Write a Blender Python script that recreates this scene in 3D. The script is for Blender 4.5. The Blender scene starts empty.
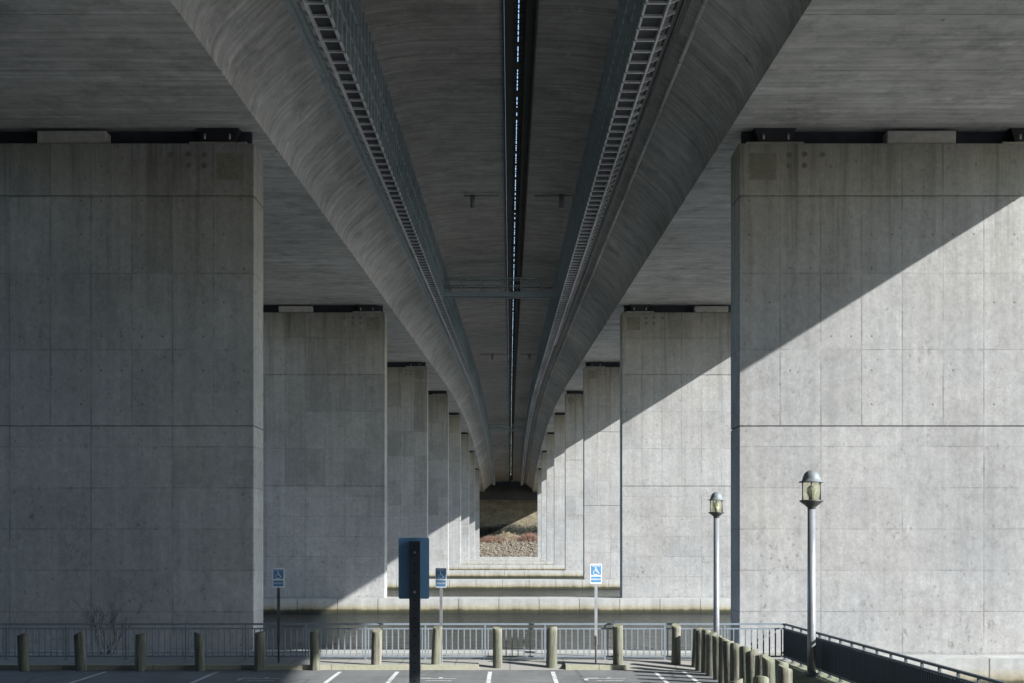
import bpy, bmesh, math, random
from mathutils import Vector, Matrix, noise as mnoise
R = math.radians
random.seed(7)
scene = bpy.context.scene
COL = scene.collection

# --------------------------------------------------------------------------
# datum: z = 0 is the car park; x to the right, y away from the camera
# --------------------------------------------------------------------------
EYE = 3.4
GRADE = 0.0556                    # the bridge climbs away from the camera
WATER = -2.25
FOOT_TOP = -1.06
def rise(y):                      # the roadway crests about two thirds of the way over
    t=max(0.0,y-190.0); return GRADE*y - .000235*t*t
def dz(z0, y): return z0 + EYE + rise(y)      # height of a deck level at distance y

# --------------------------------------------------------------------------
# mesh helpers
# --------------------------------------------------------------------------
class MB:
    def __init__(s): s.v=[]; s.f=[]; s.sm=[]
    def add(s, vs, fs, smooth=False):
        o=len(s.v); s.v+= [tuple(v) for v in vs]
        for f in fs: s.f.append(tuple(i+o for i in f)); s.sm.append(smooth)
    def box(s, x0,x1,y0,y1,z0,z1):
        s.add([(x0,y0,z0),(x1,y0,z0),(x1,y1,z0),(x0,y1,z0),(x0,y0,z1),(x1,y0,z1),(x1,y1,z1),(x0,y1,z1)],
              [(0,3,2,1),(4,5,6,7),(0,1,5,4),(1,2,6,5),(2,3,7,6),(3,0,4,7)])
    def cbox(s, x0,x1,y0,y1,z0,z1,c):
        """box with its four upright edges chamfered"""
        p=[(x0+c,y0),(x1-c,y0),(x1,y0+c),(x1,y1-c),(x1-c,y1),(x0+c,y1),(x0,y1-c),(x0,y0+c)]
        n=8
        s.add([(x,y,z0) for x,y in p]+[(x,y,z1) for x,y in p],
              [tuple(range(n-1,-1,-1)), tuple(range(n,2*n))]+[(i,(i+1)%n,(i+1)%n+n,i+n) for i in range(n)])
    def gbox(s, x0,x1,y0,y1,a,b):
        """box that follows the grade of the bridge between deck levels a and b"""
        z=lambda l,y: dz(l,y)
        if y1>200 and y1-y0>20:
            n=max(2,int((y1-y0)/12)); s.sweep([(x0,a),(x1,a),(x1,b),(x0,b)],[y0+(y1-y0)*i/n for i in range(n+1)]); return
        s.add([(x0,y0,z(a,y0)),(x1,y0,z(a,y0)),(x1,y1,z(a,y1)),(x0,y1,z(a,y1)),
               (x0,y0,z(b,y0)),(x1,y0,z(b,y0)),(x1,y1,z(b,y1)),(x0,y1,z(b,y1))],
              [(0,3,2,1),(4,5,6,7),(0,1,5,4),(1,2,6,5),(2,3,7,6),(3,0,4,7)])
    def tube(s, p, q, r, n=8, r2=None, smooth=True):
        p=Vector(p); q=Vector(q); r2 = r if r2 is None else r2
        d=(q-p).normalized(); u=d.orthogonal().normalized(); w=d.cross(u)
        vs=[]
        for c,rr in ((p,r),(q,r2)):
            for i in range(n):
                a=2*math.pi*i/n; vs.append(c+u*math.cos(a)*rr+w*math.sin(a)*rr)
        s.add(vs,[(i,(i+1)%n,(i+1)%n+n,i+n) for i in range(n)],smooth)
        s.add(vs,[tuple(range(n-1,-1,-1)),tuple(range(n,2*n))])
    def lathe(s, prof, n=20, c=(0,0,0), smooth=True):
        """prof: (radius, z) pairs"""
        vs=[]; fs=[]
        for r,z in prof:
            for i in range(n):
                a=2*math.pi*i/n; vs.append((c[0]+r*math.cos(a),c[1]+r*math.sin(a),c[2]+z))
        for k in range(len(prof)-1):
            for i in range(n):
                j=(i+1)%n; fs.append((k*n+i,k*n+j,(k+1)*n+j,(k+1)*n+i))
        s.add(vs,fs,smooth)
        s.add(vs,[tuple(range(n-1,-1,-1)),tuple(range((len(prof)-1)*n,len(prof)*n))])
    def sweep(s, prof, ys, smooth=False, closed=True):
        """cross-section (x, level) swept along the bridge"""
        n=len(prof); vs=[]
        for y in ys:
            for x,l in prof: vs.append((x,y,dz(l,y)))
        fs=[]
        for k in range(len(ys)-1):
            for i in range(n if closed else n-1):
                j=(i+1)%n; fs.append((k*n+i,(k+1)*n+i,(k+1)*n+j,k*n+j))
        s.add(vs,fs,smooth)
        if closed:
            m=(len(ys)-1)*n
            s.add(vs,[tuple(range(n)),tuple(range(m+n-1,m-1,-1))])
    def mesh(s, name):
        me=bpy.data.meshes.new(name); me.from_pydata(s.v,[],s.f)
        me.polygons.foreach_set('use_smooth', s.sm); me.validate(); me.update()
        bm=bmesh.new(); bm.from_mesh(me)
        bmesh.ops.remove_doubles(bm, verts=bm.verts, dist=1e-5)
        bmesh.ops.recalc_face_normals(bm, faces=bm.faces); bm.to_mesh(me); bm.free()
        return me
    def build(s, name, mat, parent=None, loc=None, raw=False):
        o=bpy.data.objects.new(name, s.mesh(name)); COL.objects.link(o)
        if mat: o.data.materials.append(mat)
        if parent: o.parent=parent
        if loc: o.location=loc
        return o
def tag(o, label=None, cat=None, group=None, kind=None):
    if label: o['label']=label
    if cat: o['category']=cat
    if group: o['group']=group
    if kind: o['kind']=kind
    return o
def empty(name, loc, label, cat, group=None, rz=0):
    o=bpy.data.objects.new(name,None); COL.objects.link(o); o.location=loc; o.rotation_euler=(0,0,rz)
    o.empty_display_size=.3
    return tag(o,label,cat,group)
def copy_tree(o, parent=None):
    c=o.copy(); COL.objects.link(c); c.parent=parent
    for ch in list(o.children): copy_tree(ch,c)
    return c
def part_copy(o, loc):
    c=o.copy(); COL.objects.link(c); c.location=loc; return c

# --------------------------------------------------------------------------
# materials
# --------------------------------------------------------------------------
class N:
    def __init__(s, name):
        s.m=bpy.data.materials.new(name); s.m.use_nodes=True
        s.t=s.m.node_tree; s.b=s.t.nodes['Principled BSDF']
    def n(s, t, **k):
        x=s.t.nodes.new(t)
        for a,v in k.items(): setattr(x,a,v)
        return x
    def l(s,a,b): s.t.links.new(a,b)
    def put(s, sock, v):
        if hasattr(v,'links') or isinstance(v,bpy.types.NodeSocket): s.l(v,sock)
        else: sock.default_value=v
    def math(s, op, a, b=None, c=None, clamp=False):
        x=s.n('ShaderNodeMath',operation=op,use_clamp=clamp)
        s.put(x.inputs[0],a)
        if b is not None: s.put(x.inputs[1],b)
        if c is not None: s.put(x.inputs[2],c)
        return x.outputs[0]
    def coords(s, kind='Object'):
        return s.n('ShaderNodeTexCoord').outputs[kind]
    def pos(s): return s.n('ShaderNodeNewGeometry').outputs['Position']
    def sep(s,v):
        x=s.n('ShaderNodeSeparateXYZ'); s.l(v,x.inputs[0]); return x.outputs
    def comb(s,a,b,c):
        x=s.n('ShaderNodeCombineXYZ')
        for i,v in enumerate((a,b,c)): s.put(x.inputs[i],v)
        return x.outputs[0]
    def scale(s,v,sc):
        x=s.n('ShaderNodeMapping'); s.l(v,x.inputs[0]); x.inputs['Scale'].default_value=sc; return x.outputs[0]
    def noise(s,v,scale,detail=4,rough=.55,w=None,dist=0):
        x=s.n('ShaderNodeTexNoise')
        if w is not None:
            x.noise_dimensions='4D'; s.put(x.inputs['W'],w)
        s.l(v,x.inputs['Vector']); x.inputs['Scale'].default_value=scale
        x.inputs['Detail'].default_value=detail; x.inputs['Roughness'].default_value=rough
        x.inputs['Distortion'].default_value=dist
        return x.outputs['Fac']
    def ramp(s,f,stops,interp='LINEAR'):
        x=s.n('ShaderNodeValToRGB'); s.put(x.inputs[0],f); r=x.color_ramp; r.interpolation=interp
        while len(r.elements)<len(stops): r.elements.new(.5)
        for e,(p,c) in zip(r.elements,stops):
            e.position=p; e.color=(c,c,c,1) if isinstance(c,(int,float)) else (*c,1)
        return x.outputs[0]
    def rng(s,f,a,b,c,d,smooth=False):
        x=s.n('ShaderNodeMapRange'); s.put(x.inputs[0],f)
        if smooth: x.interpolation_type='SMOOTHSTEP'
        for i,v in enumerate((a,b,c,d)): x.inputs[i+1].default_value=v
        return x.outputs[0]
    def mix(s,f,a,b,mode='MIX'):
        x=s.n('ShaderNodeMix',data_type='RGBA',blend_type=mode)
        s.put(x.inputs[0],f)
        for i,v in ((6,a),(7,b)):
            if isinstance(v,tuple): v=(*v,1) if len(v)==3 else v
            s.put(x.inputs[i],v)
        return x.outputs[2]
    def col(s,c): s.put(s.b.inputs['Base Color'], (*c,1) if isinstance(c,tuple) else c)
    def rough(s,r): s.put(s.b.inputs['Roughness'],r)
    def bump(s,h,strength=.3,dist=.02):
        x=s.n('ShaderNodeBump'); x.inputs['Strength'].default_value=strength; x.inputs['Distance'].default_value=dist
        s.l(h,x.inputs['Height']); s.l(x.outputs[0],s.b.inputs['Normal'])
    def fade(s, v):                       # scalar -> grey colour
        return s.comb(v,v,v)
    def randomness(s): return s.n('ShaderNodeObjectInfo').outputs['Random']

def pier_concrete():
    k=N('pier_concrete'); v=k.coords('Object'); x,y,z=k.sep(v)[:3]; seed=k.math('MULTIPLY',k.randomness(),37.0)
    ax=k.math('ABSOLUTE',x)
    zj=k.math('SUBTRACT',z,9.16)          # height above the lower construction joint
    def layout(w,h,off=0.0):
        zz=k.math('ADD',zj,off)
        u=k.math('DIVIDE',ax,w); q=k.math('DIVIDE',zz,h)
        du=k.math('MULTIPLY',k.math('ABSOLUTE',k.math('SUBTRACT',u,k.math('ROUND',u))),w)
        dq=k.math('MULTIPLY',k.math('ABSOLUTE',k.math('SUBTRACT',q,k.math('ROUND',q))),h)
        lu=k.rng(du,.012,.045,1,0); lq=k.rng(dq,.012,.04,1,0)
        lu=k.math('MULTIPLY',lu,k.math('GREATER_THAN',ax,.3))
        fu=k.math('FLOOR',u); fq=k.math('FLOOR',q)
        wn=k.n('ShaderNodeTexWhiteNoise',noise_dimensions='4D'); k.l(k.comb(fu,fq,0.0),wn.inputs['Vector']); k.put(wn.inputs['W'],seed)
        return lu,lq,wn.outputs['Value'],fu,fq
    a=layout(1.63,3.05); b=layout(3.26,1.65,.83); c=layout(.815,1.36)
    upper=k.math('GREATER_THAN',zj,0.0)
    fl=lambda p,q: k.math('ADD',k.math('MULTIPLY',p,upper),k.math('MULTIPLY',q,k.math('SUBTRACT',1.0,upper)))
    lu=fl(a[0],b[0]); lq=fl(a[1],b[1]); rnd=fl(a[2],b[2])
    # each seam shows more or less strongly along its length
    brk=k.rng(k.noise(v,.55,3,.6,w=seed),.38,.62,.12,1)
    seam=k.math('MAXIMUM',k.math('MULTIPLY',lu,brk),k.math('MULTIPLY',lq,k.math('MULTIPLY',brk,.85)))
    # a few part seams of smaller patches, only where a coarse random cell switches them on
    on=k.math('GREATER_THAN',c[2],.955)
    small=k.math('MULTIPLY',k.math('MULTIPLY',k.math('MAXIMUM',c[0],c[1]),.15),on)
    seam=k.math('MAXIMUM',seam,small)
    big=k.noise(v,.16,4,.6,w=seed)
    mid=k.noise(v,1.3,6,.68,w=seed)
    fine=k.noise(v,9.0,6,.75,w=seed)
    streak=k.noise(k.scale(v,(2.6,2.6,.10)),1.0,5,.65,w=seed)
    lft=k.math('MULTIPLY',k.math('LESS_THAN',x,0.0),upper)
    amp=k.math('ADD',.11,k.math('MULTIPLY',lft,.17)); tone=k.math('ADD',k.math('ADD',1.04,k.math('MULTIPLY',amp,k.math('SUBTRACT',k.math('POWER',rnd,.6),1.0))),k.math('MULTIPLY',k.math('GREATER_THAN',c[2],.955),-.06))
    tone=k.math('MULTIPLY',tone,k.rng(big,.3,.7,.84,1.12))
    tone=k.math('MULTIPLY',tone,k.rng(mid,.25,.75,.88,1.12))
    grit=k.noise(k.scale(v,(1,1,.7)),4.2,8,.78,w=seed); tone=k.math('MULTIPLY',tone,k.rng(grit,.28,.72,.80,1.18)); tone=k.math('MULTIPLY',tone,k.rng(fine,.25,.75,.82,1.16))
    tone=k.math('MULTIPLY',tone,k.rng(streak,.3,.7,.88,1.09))
    tone=k.math('MULTIPLY',tone,k.math('SUBTRACT',1.0,k.math('MULTIPLY',seam,.34)))
    # tie holes in a regular raster, some of them plugged
    gu=k.math('DIVIDE',k.math('ADD',ax,.41),.815); gq=k.math('DIVIDE',k.math('ADD',zj,.5),1.36)
    ru=k.math('MULTIPLY',k.math('SUBTRACT',gu,k.math('ROUND',gu)),.815); rq=k.math('MULTIPLY',k.math('SUBTRACT',gq,k.math('ROUND',gq)),1.36)
    rad=k.math('SQRT',k.math('ADD',k.math('MULTIPLY',ru,ru),k.math('MULTIPLY',rq,rq)))
    wn=k.n('ShaderNodeTexWhiteNoise',noise_dimensions='4D'); k.l(k.comb(k.math('ROUND',gu),k.math('ROUND',gq),3.0),wn.inputs['Vector']); k.put(wn.inputs['W'],seed)
    hole=k.math('MULTIPLY',k.rng(rad,.035,.06,1,0),k.math('MULTIPLY',k.math('GREATER_THAN',wn.outputs['Value'],.72),upper))
    # pits, scabs and dark mould spots
    vo=k.n('ShaderNodeTexVoronoi'); va=k.n('ShaderNodeVectorMath',operation='ADD'); k.l(v,va.inputs[0]); k.l(k.comb(seed,0.0,k.math('MULTIPLY',seed,1.7)),va.inputs[1]); v3=va.outputs[0]; k.l(k.scale(v3,(1,.3,.8)),vo.inputs['Vector']); vo.inputs['Scale'].default_value=2.1
    pit=k.math('MULTIPLY',k.rng(vo.outputs['Distance'],.05,.15,1,0),k.math('GREATER_THAN',k.sep(vo.outputs['Color'])[0],.45))
    lowz=k.rng(z,.0,8.0,1,.0)
    mould=k.math('MULTIPLY',k.rng(k.noise(k.scale(v,(1,1,.6)),1.9,7,.75,w=seed,dist=.6),.57,.70,0,1),k.math('ADD',.25,k.math('MULTIPLY',lowz,.9)))
    drip=k.math('MULTIPLY',k.rng(k.noise(k.scale(v,(3.5,3.5,.22)),1.0,4,.7,w=k.math('ADD',seed,5.0)),.64,.74,0,1),k.rng(k.noise(v,.35,2,.5,w=seed),.5,.6,0,.5))
    dark=k.math('MAXIMUM',k.math('MAXIMUM',k.math('MULTIPLY',hole,.6),k.math('MULTIPLY',pit,.45)),k.math('MAXIMUM',k.math('MULTIPLY',mould,.5),drip))
    # runoff below the top of the pier and greenish growth near the upper inner corner
    topd=k.math('SUBTRACT',k.sep(k.coords('Generated'))[2],1.0)
    spots=k.math('MULTIPLY',k.rng(k.noise(k.scale(v3,(1,1,.8)),3.2,8,.72),.555,.64,0,1),k.rng(k.noise(k.scale(v3,(1,1,.8)),.55,4,.6),.46,.60,0,1))
    crk=k.noise(k.scale(v3,(1,1,.35)),.55,5,.62,dist=.8); crk=k.math('MULTIPLY',k.rng(k.math('ABSOLUTE',k.math('SUBTRACT',crk,.5)),.001,.006,1,0),k.rng(k.noise(k.scale(v3,(1,1,.6)),.42,3,.6),.54,.60,0,.75))
    spots=k.math('MAXIMUM',spots,crk)
    flk=k.rng(k.noise(k.scale(v3,(1,1,1.6)),6.5,6,.75),.62,.70,0,.5)
    spots=k.math('MULTIPLY',spots,k.math('ADD',.40,k.math('MULTIPLY',lowz,.55)))
    dark=k.math('MAXIMUM',dark,spots)
    run=k.math('MULTIPLY',k.rng(k.noise(k.scale(v,(1.6,1.6,.06)),1.0,5,.7,w=k.math('ADD',seed,13.0)),.50,.66,0,1),k.rng(topd,-.45,0,0,.7))
    dark=k.math('MAXIMUM',dark,run)
    eff=k.math('MULTIPLY',k.rng(k.noise(k.scale(v,(1,1,.5)),2.7,6,.7,w=k.math('ADD',seed,9.0)),.62,.74,0,1),.35)
    base=k.mix(k.rng(k.noise(v,.23,3,.55,w=k.math('ADD',seed,2.0)),.35,.65,0,1),(.30,.296,.285),(.29,.294,.294))
    base=k.mix(k.math('MULTIPLY',k.rng(k.noise(v,.8,4,.6,w=k.math('ADD',seed,7.0)),.62,.74,0,1),.22),base,(.36,.31,.28))
    c1=k.mix(1.0,base,k.fade(tone),'MULTIPLY')
    c2=k.mix(k.math('MAXIMUM',eff,flk),c1,(.41,.41,.395)); c2=k.mix(k.math('MULTIPLY',k.rng(topd,-.12,-.02,0,.5),k.rng(big,.42,.6,0,1)),c2,(.21,.22,.13)); c3=k.mix(dark,c2,(.085,.09,.075))
    k.col(c3); k.rough(.88)
    h=k.math('SUBTRACT',k.math('ADD',k.math('MULTIPLY',fine,.5),k.math('MULTIPLY',mid,.4)),k.math('ADD',k.math('MULTIPLY',seam,.8),hole))
    k.bump(h,.35,.02); k.b.inputs['Specular IOR Level'].default_value=.25
    return k.m

def deck_concrete(name, c0, c1, streaks=1.0):
    k=N(name); p=k.pos(); x,y,z=k.sep(p)[:3]
    # board marks run across the bridge: fine variation along y only
    bd=k.noise(k.scale(p,(.16,4.2,.16)),1.0,4,.62); bw=k.noise(k.scale(p,(.25,1.1,.25)),1.0,4,.6)
    big=k.noise(p,.10,4,.6); mid=k.noise(k.scale(p,(.8,1.1,.8)),1.1,7,.7); fine=k.noise(p,6.0,4,.7)
    yy=k.math('DIVIDE',y,.74); wob=k.math('MULTIPLY',k.noise(p,.8,2,.5),.02)
    ln=k.math('MULTIPLY',k.math('ABSOLUTE',k.math('SUBTRACT',k.math('ADD',yy,wob),k.math('ROUND',yy))),.74)
    wn=k.n('ShaderNodeTexWhiteNoise',noise_dimensions='1D'); k.put(wn.inputs['W'],k.math('ROUND',yy))
    line=k.math('MULTIPLY',k.rng(ln,.008,.032,1,0),k.rng(wn.outputs['Value'],.45,1,0,.8))
    line=k.math('MULTIPLY',line,k.rng(k.noise(p,.6,3,.6),.35,.6,.2,1))
    bs=k.noise(k.scale(p,(.3,9.5,.3)),1.0,3,.7); tone=k.math('MULTIPLY',k.rng(bd,.30,.70,1-.07*streaks,1+.06*streaks),k.rng(bw,.3,.7,1-.10*streaks,1+.08*streaks)); tone=k.math('MULTIPLY',tone,k.rng(bs,.3,.7,.95,1.05))
    by=k.math('FLOOR',k.math('DIVIDE',k.math('ADD',y,k.math('MULTIPLY',wob,.4)),.21))
    w1=k.n('ShaderNodeTexWhiteNoise',noise_dimensions='1D'); k.put(w1.inputs['W'],by)
    bx=k.math('FLOOR',k.math('DIVIDE',k.math('ADD',k.math('ADD',x,k.math('MULTIPLY',z,.8)),k.math('MULTIPLY',w1.outputs['Value'],9.0)),4.2))
    w2=k.n('ShaderNodeTexWhiteNoise',noise_dimensions='2D'); k.l(k.comb(bx,by,0.0),w2.inputs['Vector'])
    tone=k.math('MULTIPLY',tone,k.rng(w2.outputs['Value'],0,1,.86,1.10))
    sj=k.math('DIVIDE',k.math('SUBTRACT',y,1.2),5.23); sjd=k.math('MULTIPLY',k.math('ABSOLUTE',k.math('SUBTRACT',sj,k.math('ROUND',sj))),5.23)
    line=k.math('MAXIMUM',line,k.math('MULTIPLY',k.rng(sjd,.015,.05,.7,0),k.rng(k.noise(p,.5,3,.6),.35,.55,.3,1)))
    leach=k.math('MULTIPLY',k.rng(sjd,.05,.55,1,0),k.rng(k.noise(k.scale(p,(1.4,.5,1.4)),1.0,5,.7),.55,.68,0,.35))
    tone=k.math('MULTIPLY',tone,k.rng(big,.3,.7,.78,1.16)); tone=k.math('MULTIPLY',tone,k.rng(mid,.25,.75,.74,1.2))
    tone=k.math('MULTIPLY',tone,k.rng(fine,.25,.75,.93,1.07)); tone=k.math('MULTIPLY',tone,k.math('SUBTRACT',1.0,k.math('MULTIPLY',line,.75)))
    vo=k.n('ShaderNodeTexVoronoi'); k.l(p,vo.inputs['Vector']); vo.inputs['Scale'].default_value=.9
    pit=k.math('MULTIPLY',k.rng(vo.outputs['Distance'],.03,.09,1,0),k.math('GREATER_THAN',k.sep(vo.outputs['Color'])[0],.6))
    base=k.mix(k.rng(big,.35,.65,0,1),c0,c1)
    soot=k.math('MULTIPLY',k.rng(k.noise(k.scale(p,(.5,.4,.5)),1.0,8,.74),.50,.68,0,1),.5)
    c=k.mix(1.0,base,k.fade(tone),'MULTIPLY'); c=k.mix(leach,c,(.62,.61,.58)); c=k.mix(soot,c,(.12,.12,.11)); c=k.mix(k.math('MULTIPLY',pit,.7),c,(.05,.05,.045))
    k.col(c); k.rough(.9); k.bump(k.math('SUBTRACT',k.math('ADD',bd,k.math('MULTIPLY',fine,.3)),line),.4,.02)
    k.b.inputs['Specular IOR Level'].default_value=.2
    return k.m

def footing_concrete():
    k=N('footing_concrete'); p=k.pos(); x,y,z=k.sep(p)[:3]
    n1=k.noise(p,.8,5,.65); n2=k.noise(p,5,5,.7); st=k.noise(k.scale(p,(1.5,1.5,.15)),1.0,5,.65)
    zz=k.math('ADD',z,k.math('MULTIPLY',k.math('SUBTRACT',n1,.5),.16))
    zz=k.math('ADD',zz,k.math('MULTIPLY',k.math('SUBTRACT',st,.5),.22))
    band=k.ramp(k.rng(zz,WATER-.1,FOOT_TOP,0,1),[(0,(.018,.020,.014)),(.22,(.030,.032,.016)),(.31,(.07,.065,.03)),(.38,(.24,.21,.145)),(.55,(.315,.295,.235)),(.70,(.33,.33,.31)),(1,(.34,.345,.33))])
    tone=k.math('MULTIPLY',k.rng(n1,.25,.75,.8,1.15),k.math('MULTIPLY',k.rng(n2,.25,.75,.88,1.12),k.rng(st,.3,.7,.85,1.1)))
    u=k.math('DIVIDE',k.math('ADD',x,.9),3.25); du=k.math('MULTIPLY',k.math('ABSOLUTE',k.math('SUBTRACT',u,k.math('ROUND',u))),3.25)
    crack=k.math('MULTIPLY',k.rng(k.math('ADD',du,k.math('MULTIPLY',k.math('SUBTRACT',n2,.5),.05)),.012,.05,.75,0),k.rng(z,FOOT_TOP-.02,FOOT_TOP+.01,1,.3))
    tone=k.math('MULTIPLY',tone,k.math('SUBTRACT',1.0,crack))
    k.col(k.mix(1.0,band,k.fade(tone),'MULTIPLY')); k.rough(.85); k.bump(n2,.4,.02); return k.m

def plain(name, c, rough=.5, metal=0, var=.15, scale=6.0, bump=.1, dirt=None, stretch=(1,1,1)):
    k=N(name); v=k.coords('Object'); v=k.scale(v,stretch)
    n=k.noise(v,scale,5,.65,w=k.math('MULTIPLY',k.randomness(),20.0)); n2=k.noise(v,scale*.25,4,.6,w=k.math('MULTIPLY',k.randomness(),20.0))
    c1=k.mix(1.0,(*c,1),k.fade(k.math('MULTIPLY',k.rng(n,.25,.75,1-var,1+var),k.rng(n2,.3,.7,1-var,1+var))),'MULTIPLY')
    if dirt: c1=k.mix(k.math('MULTIPLY',k.rng(n2,.55,.72,0,1),.7),c1,dirt)
    k.col(c1); k.put(k.b.inputs['Roughness'],k.rng(n,.25,.75,max(.05,rough-.1),min(1,rough+.1))); k.b.inputs['Metallic'].default_value=metal
    if bump: k.bump(n,bump,.01)
    return k.m

def asphalt():
    k=N('asphalt'); p=k.pos()
    n=k.noise(p,.35,5,.6); f=k.noise(p,28,4,.8); m=k.noise(k.scale(p,(2.2,.35,1)),.8,4,.6)
    tone=k.math('MULTIPLY',k.math('MULTIPLY',k.rng(n,.3,.7,.78,1.2),k.rng(f,.25,.75,.6,1.4)),k.rng(m,.3,.7,.85,1.15))
    vo=k.n('ShaderNodeTexVoronoi',feature='DISTANCE_TO_EDGE'); k.l(k.n('ShaderNodeMapping').outputs[0],vo.inputs['Vector']) if False else k.l(p,vo.inputs['Vector'])
    vo.inputs['Scale'].default_value=.22
    cr=k.math('MULTIPLY',k.rng(vo.outputs['Distance'],.0,.012,1,0),.6)
    c=k.mix(1.0,(.125,.130,.130,1),k.fade(tone),'MULTIPLY'); c=k.mix(cr,c,(.03,.03,.03))
    oil=k.math('MULTIPLY',k.rng(k.noise(p,.9,5,.7),.58,.70,0,.55),1.0); pale=k.math('MULTIPLY',k.rng(k.noise(k.scale(p,(.6,.25,1)),1.0,5,.65),.55,.7,0,.3),1.0)
    c=k.mix(pale,c,(.22,.22,.21)); c=k.mix(oil,c,(.035,.035,.036))
    k.col(c); k.rough(.9); k.bump(f,.5,.01); return k.m

def worn_paint():
    k=N('worn_white_line_paint'); p=k.pos(); n=k.noise(p,9,6,.75); b=k.noise(p,1.6,4,.6)
    c=k.mix(k.rng(n,.3,.7,0,.35),(.56,.56,.54),(.36,.36,.35))
    k.col(k.mix(k.rng(k.math('ADD',k.math('MULTIPLY',n,.6),k.math('MULTIPLY',b,.4)),.50,.60,0,.85),c,(.12,.12,.12))); k.rough(.85); return k.m

def paving(name, c0, c1, joint=1.5):
    k=N(name); p=k.pos(); x,y,z=k.sep(p)[:3]
    n=k.noise(p,.7,5,.65); f=k.noise(p,14,5,.75)
    u=k.math('DIVIDE',x,joint); du=k.math('MULTIPLY',k.math('ABSOLUTE',k.math('SUBTRACT',u,k.math('ROUND',u))),joint)
    tone=k.math('MULTIPLY',k.math('MULTIPLY',k.rng(n,.25,.75,.78,1.18),k.rng(f,.25,.75,.8,1.2)),k.math('SUBTRACT',1.0,k.rng(du,.008,.025,.45,0)))
    k.col(k.mix(1.0,k.mix(k.rng(n,.4,.6,0,1),c0,c1),k.fade(tone),'MULTIPLY')); k.rough(.9); k.bump(f,.4,.01); return k.m

def water():
    k=N('river_water'); p=k.pos()
    a=k.noise(k.scale(p,(.45,.75,1)),1.0,4,.6,dist=.6); b=k.noise(k.scale(p,(1.3,2.4,1)),1.0,4,.65); c=k.noise(p,.07,3,.5)
    h=k.math('ADD',k.math('MULTIPLY',a,1.0),k.math('MULTIPLY',b,.5))
    k.col(k.mix(c,(.008,.012,.014),(.016,.022,.024))); k.rough(.12); k.b.inputs['IOR'].default_value=1.72
    k.bump(h,1.0,.55); return k.m

def timber():
    k=N('piling_timber'); v=k.coords('Object'); w=k.math('MULTIPLY',k.randomness(),50.0); x,y,z=k.sep(v)[:3]
    gr=k.noise(k.scale(v,(9,9,.7)),1.0,5,.7,w=w); sp=k.noise(v,5,5,.7,w=w); big=k.noise(v,1.4,3,.6,w=w)
    base=k.mix(k.rng(gr,.36,.62,0,1),(.035,.033,.026),(.215,.205,.165))
    base=k.mix(k.math('MULTIPLY',k.rng(big,.42,.6,0,1),.5),base,(.12,.14,.09))
    base=k.mix(k.math('MULTIPLY',k.rng(sp,.6,.7,0,1),.7),base,(.04,.035,.025))
    base=k.mix(k.rng(k.math('ADD',z,k.math('MULTIPLY',sp,.12)),1.05,1.13,0,.55),base,(.20,.205,.145))
    k.col(base); k.rough(.92); k.bump(k.math('ADD',gr,sp),.7,.03); return k.m

def earth(name,c0,c1,scale):
    k=N(name); p=k.pos(); n=k.noise(p,scale,6,.7); f=k.noise(p,scale*9,4,.7)
    k.col(k.mix(k.rng(k.math('ADD',k.math('MULTIPLY',n,.7),k.math('MULTIPLY',f,.3)),.35,.65,0,1),c0,c1)); k.rough(1); k.bump(f,.6,.1); return k.m

def glass():
    k=N('lantern_glass'); n=k.noise(k.coords('Object'),5,3,.6)
    k.col(k.mix(n,(.83,.82,.62),(.91,.90,.74))); k.rough(.12); k.b.inputs['Transmission Weight'].default_value=.93; k.b.inputs['IOR'].default_value=1.04
    return k.m

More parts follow.
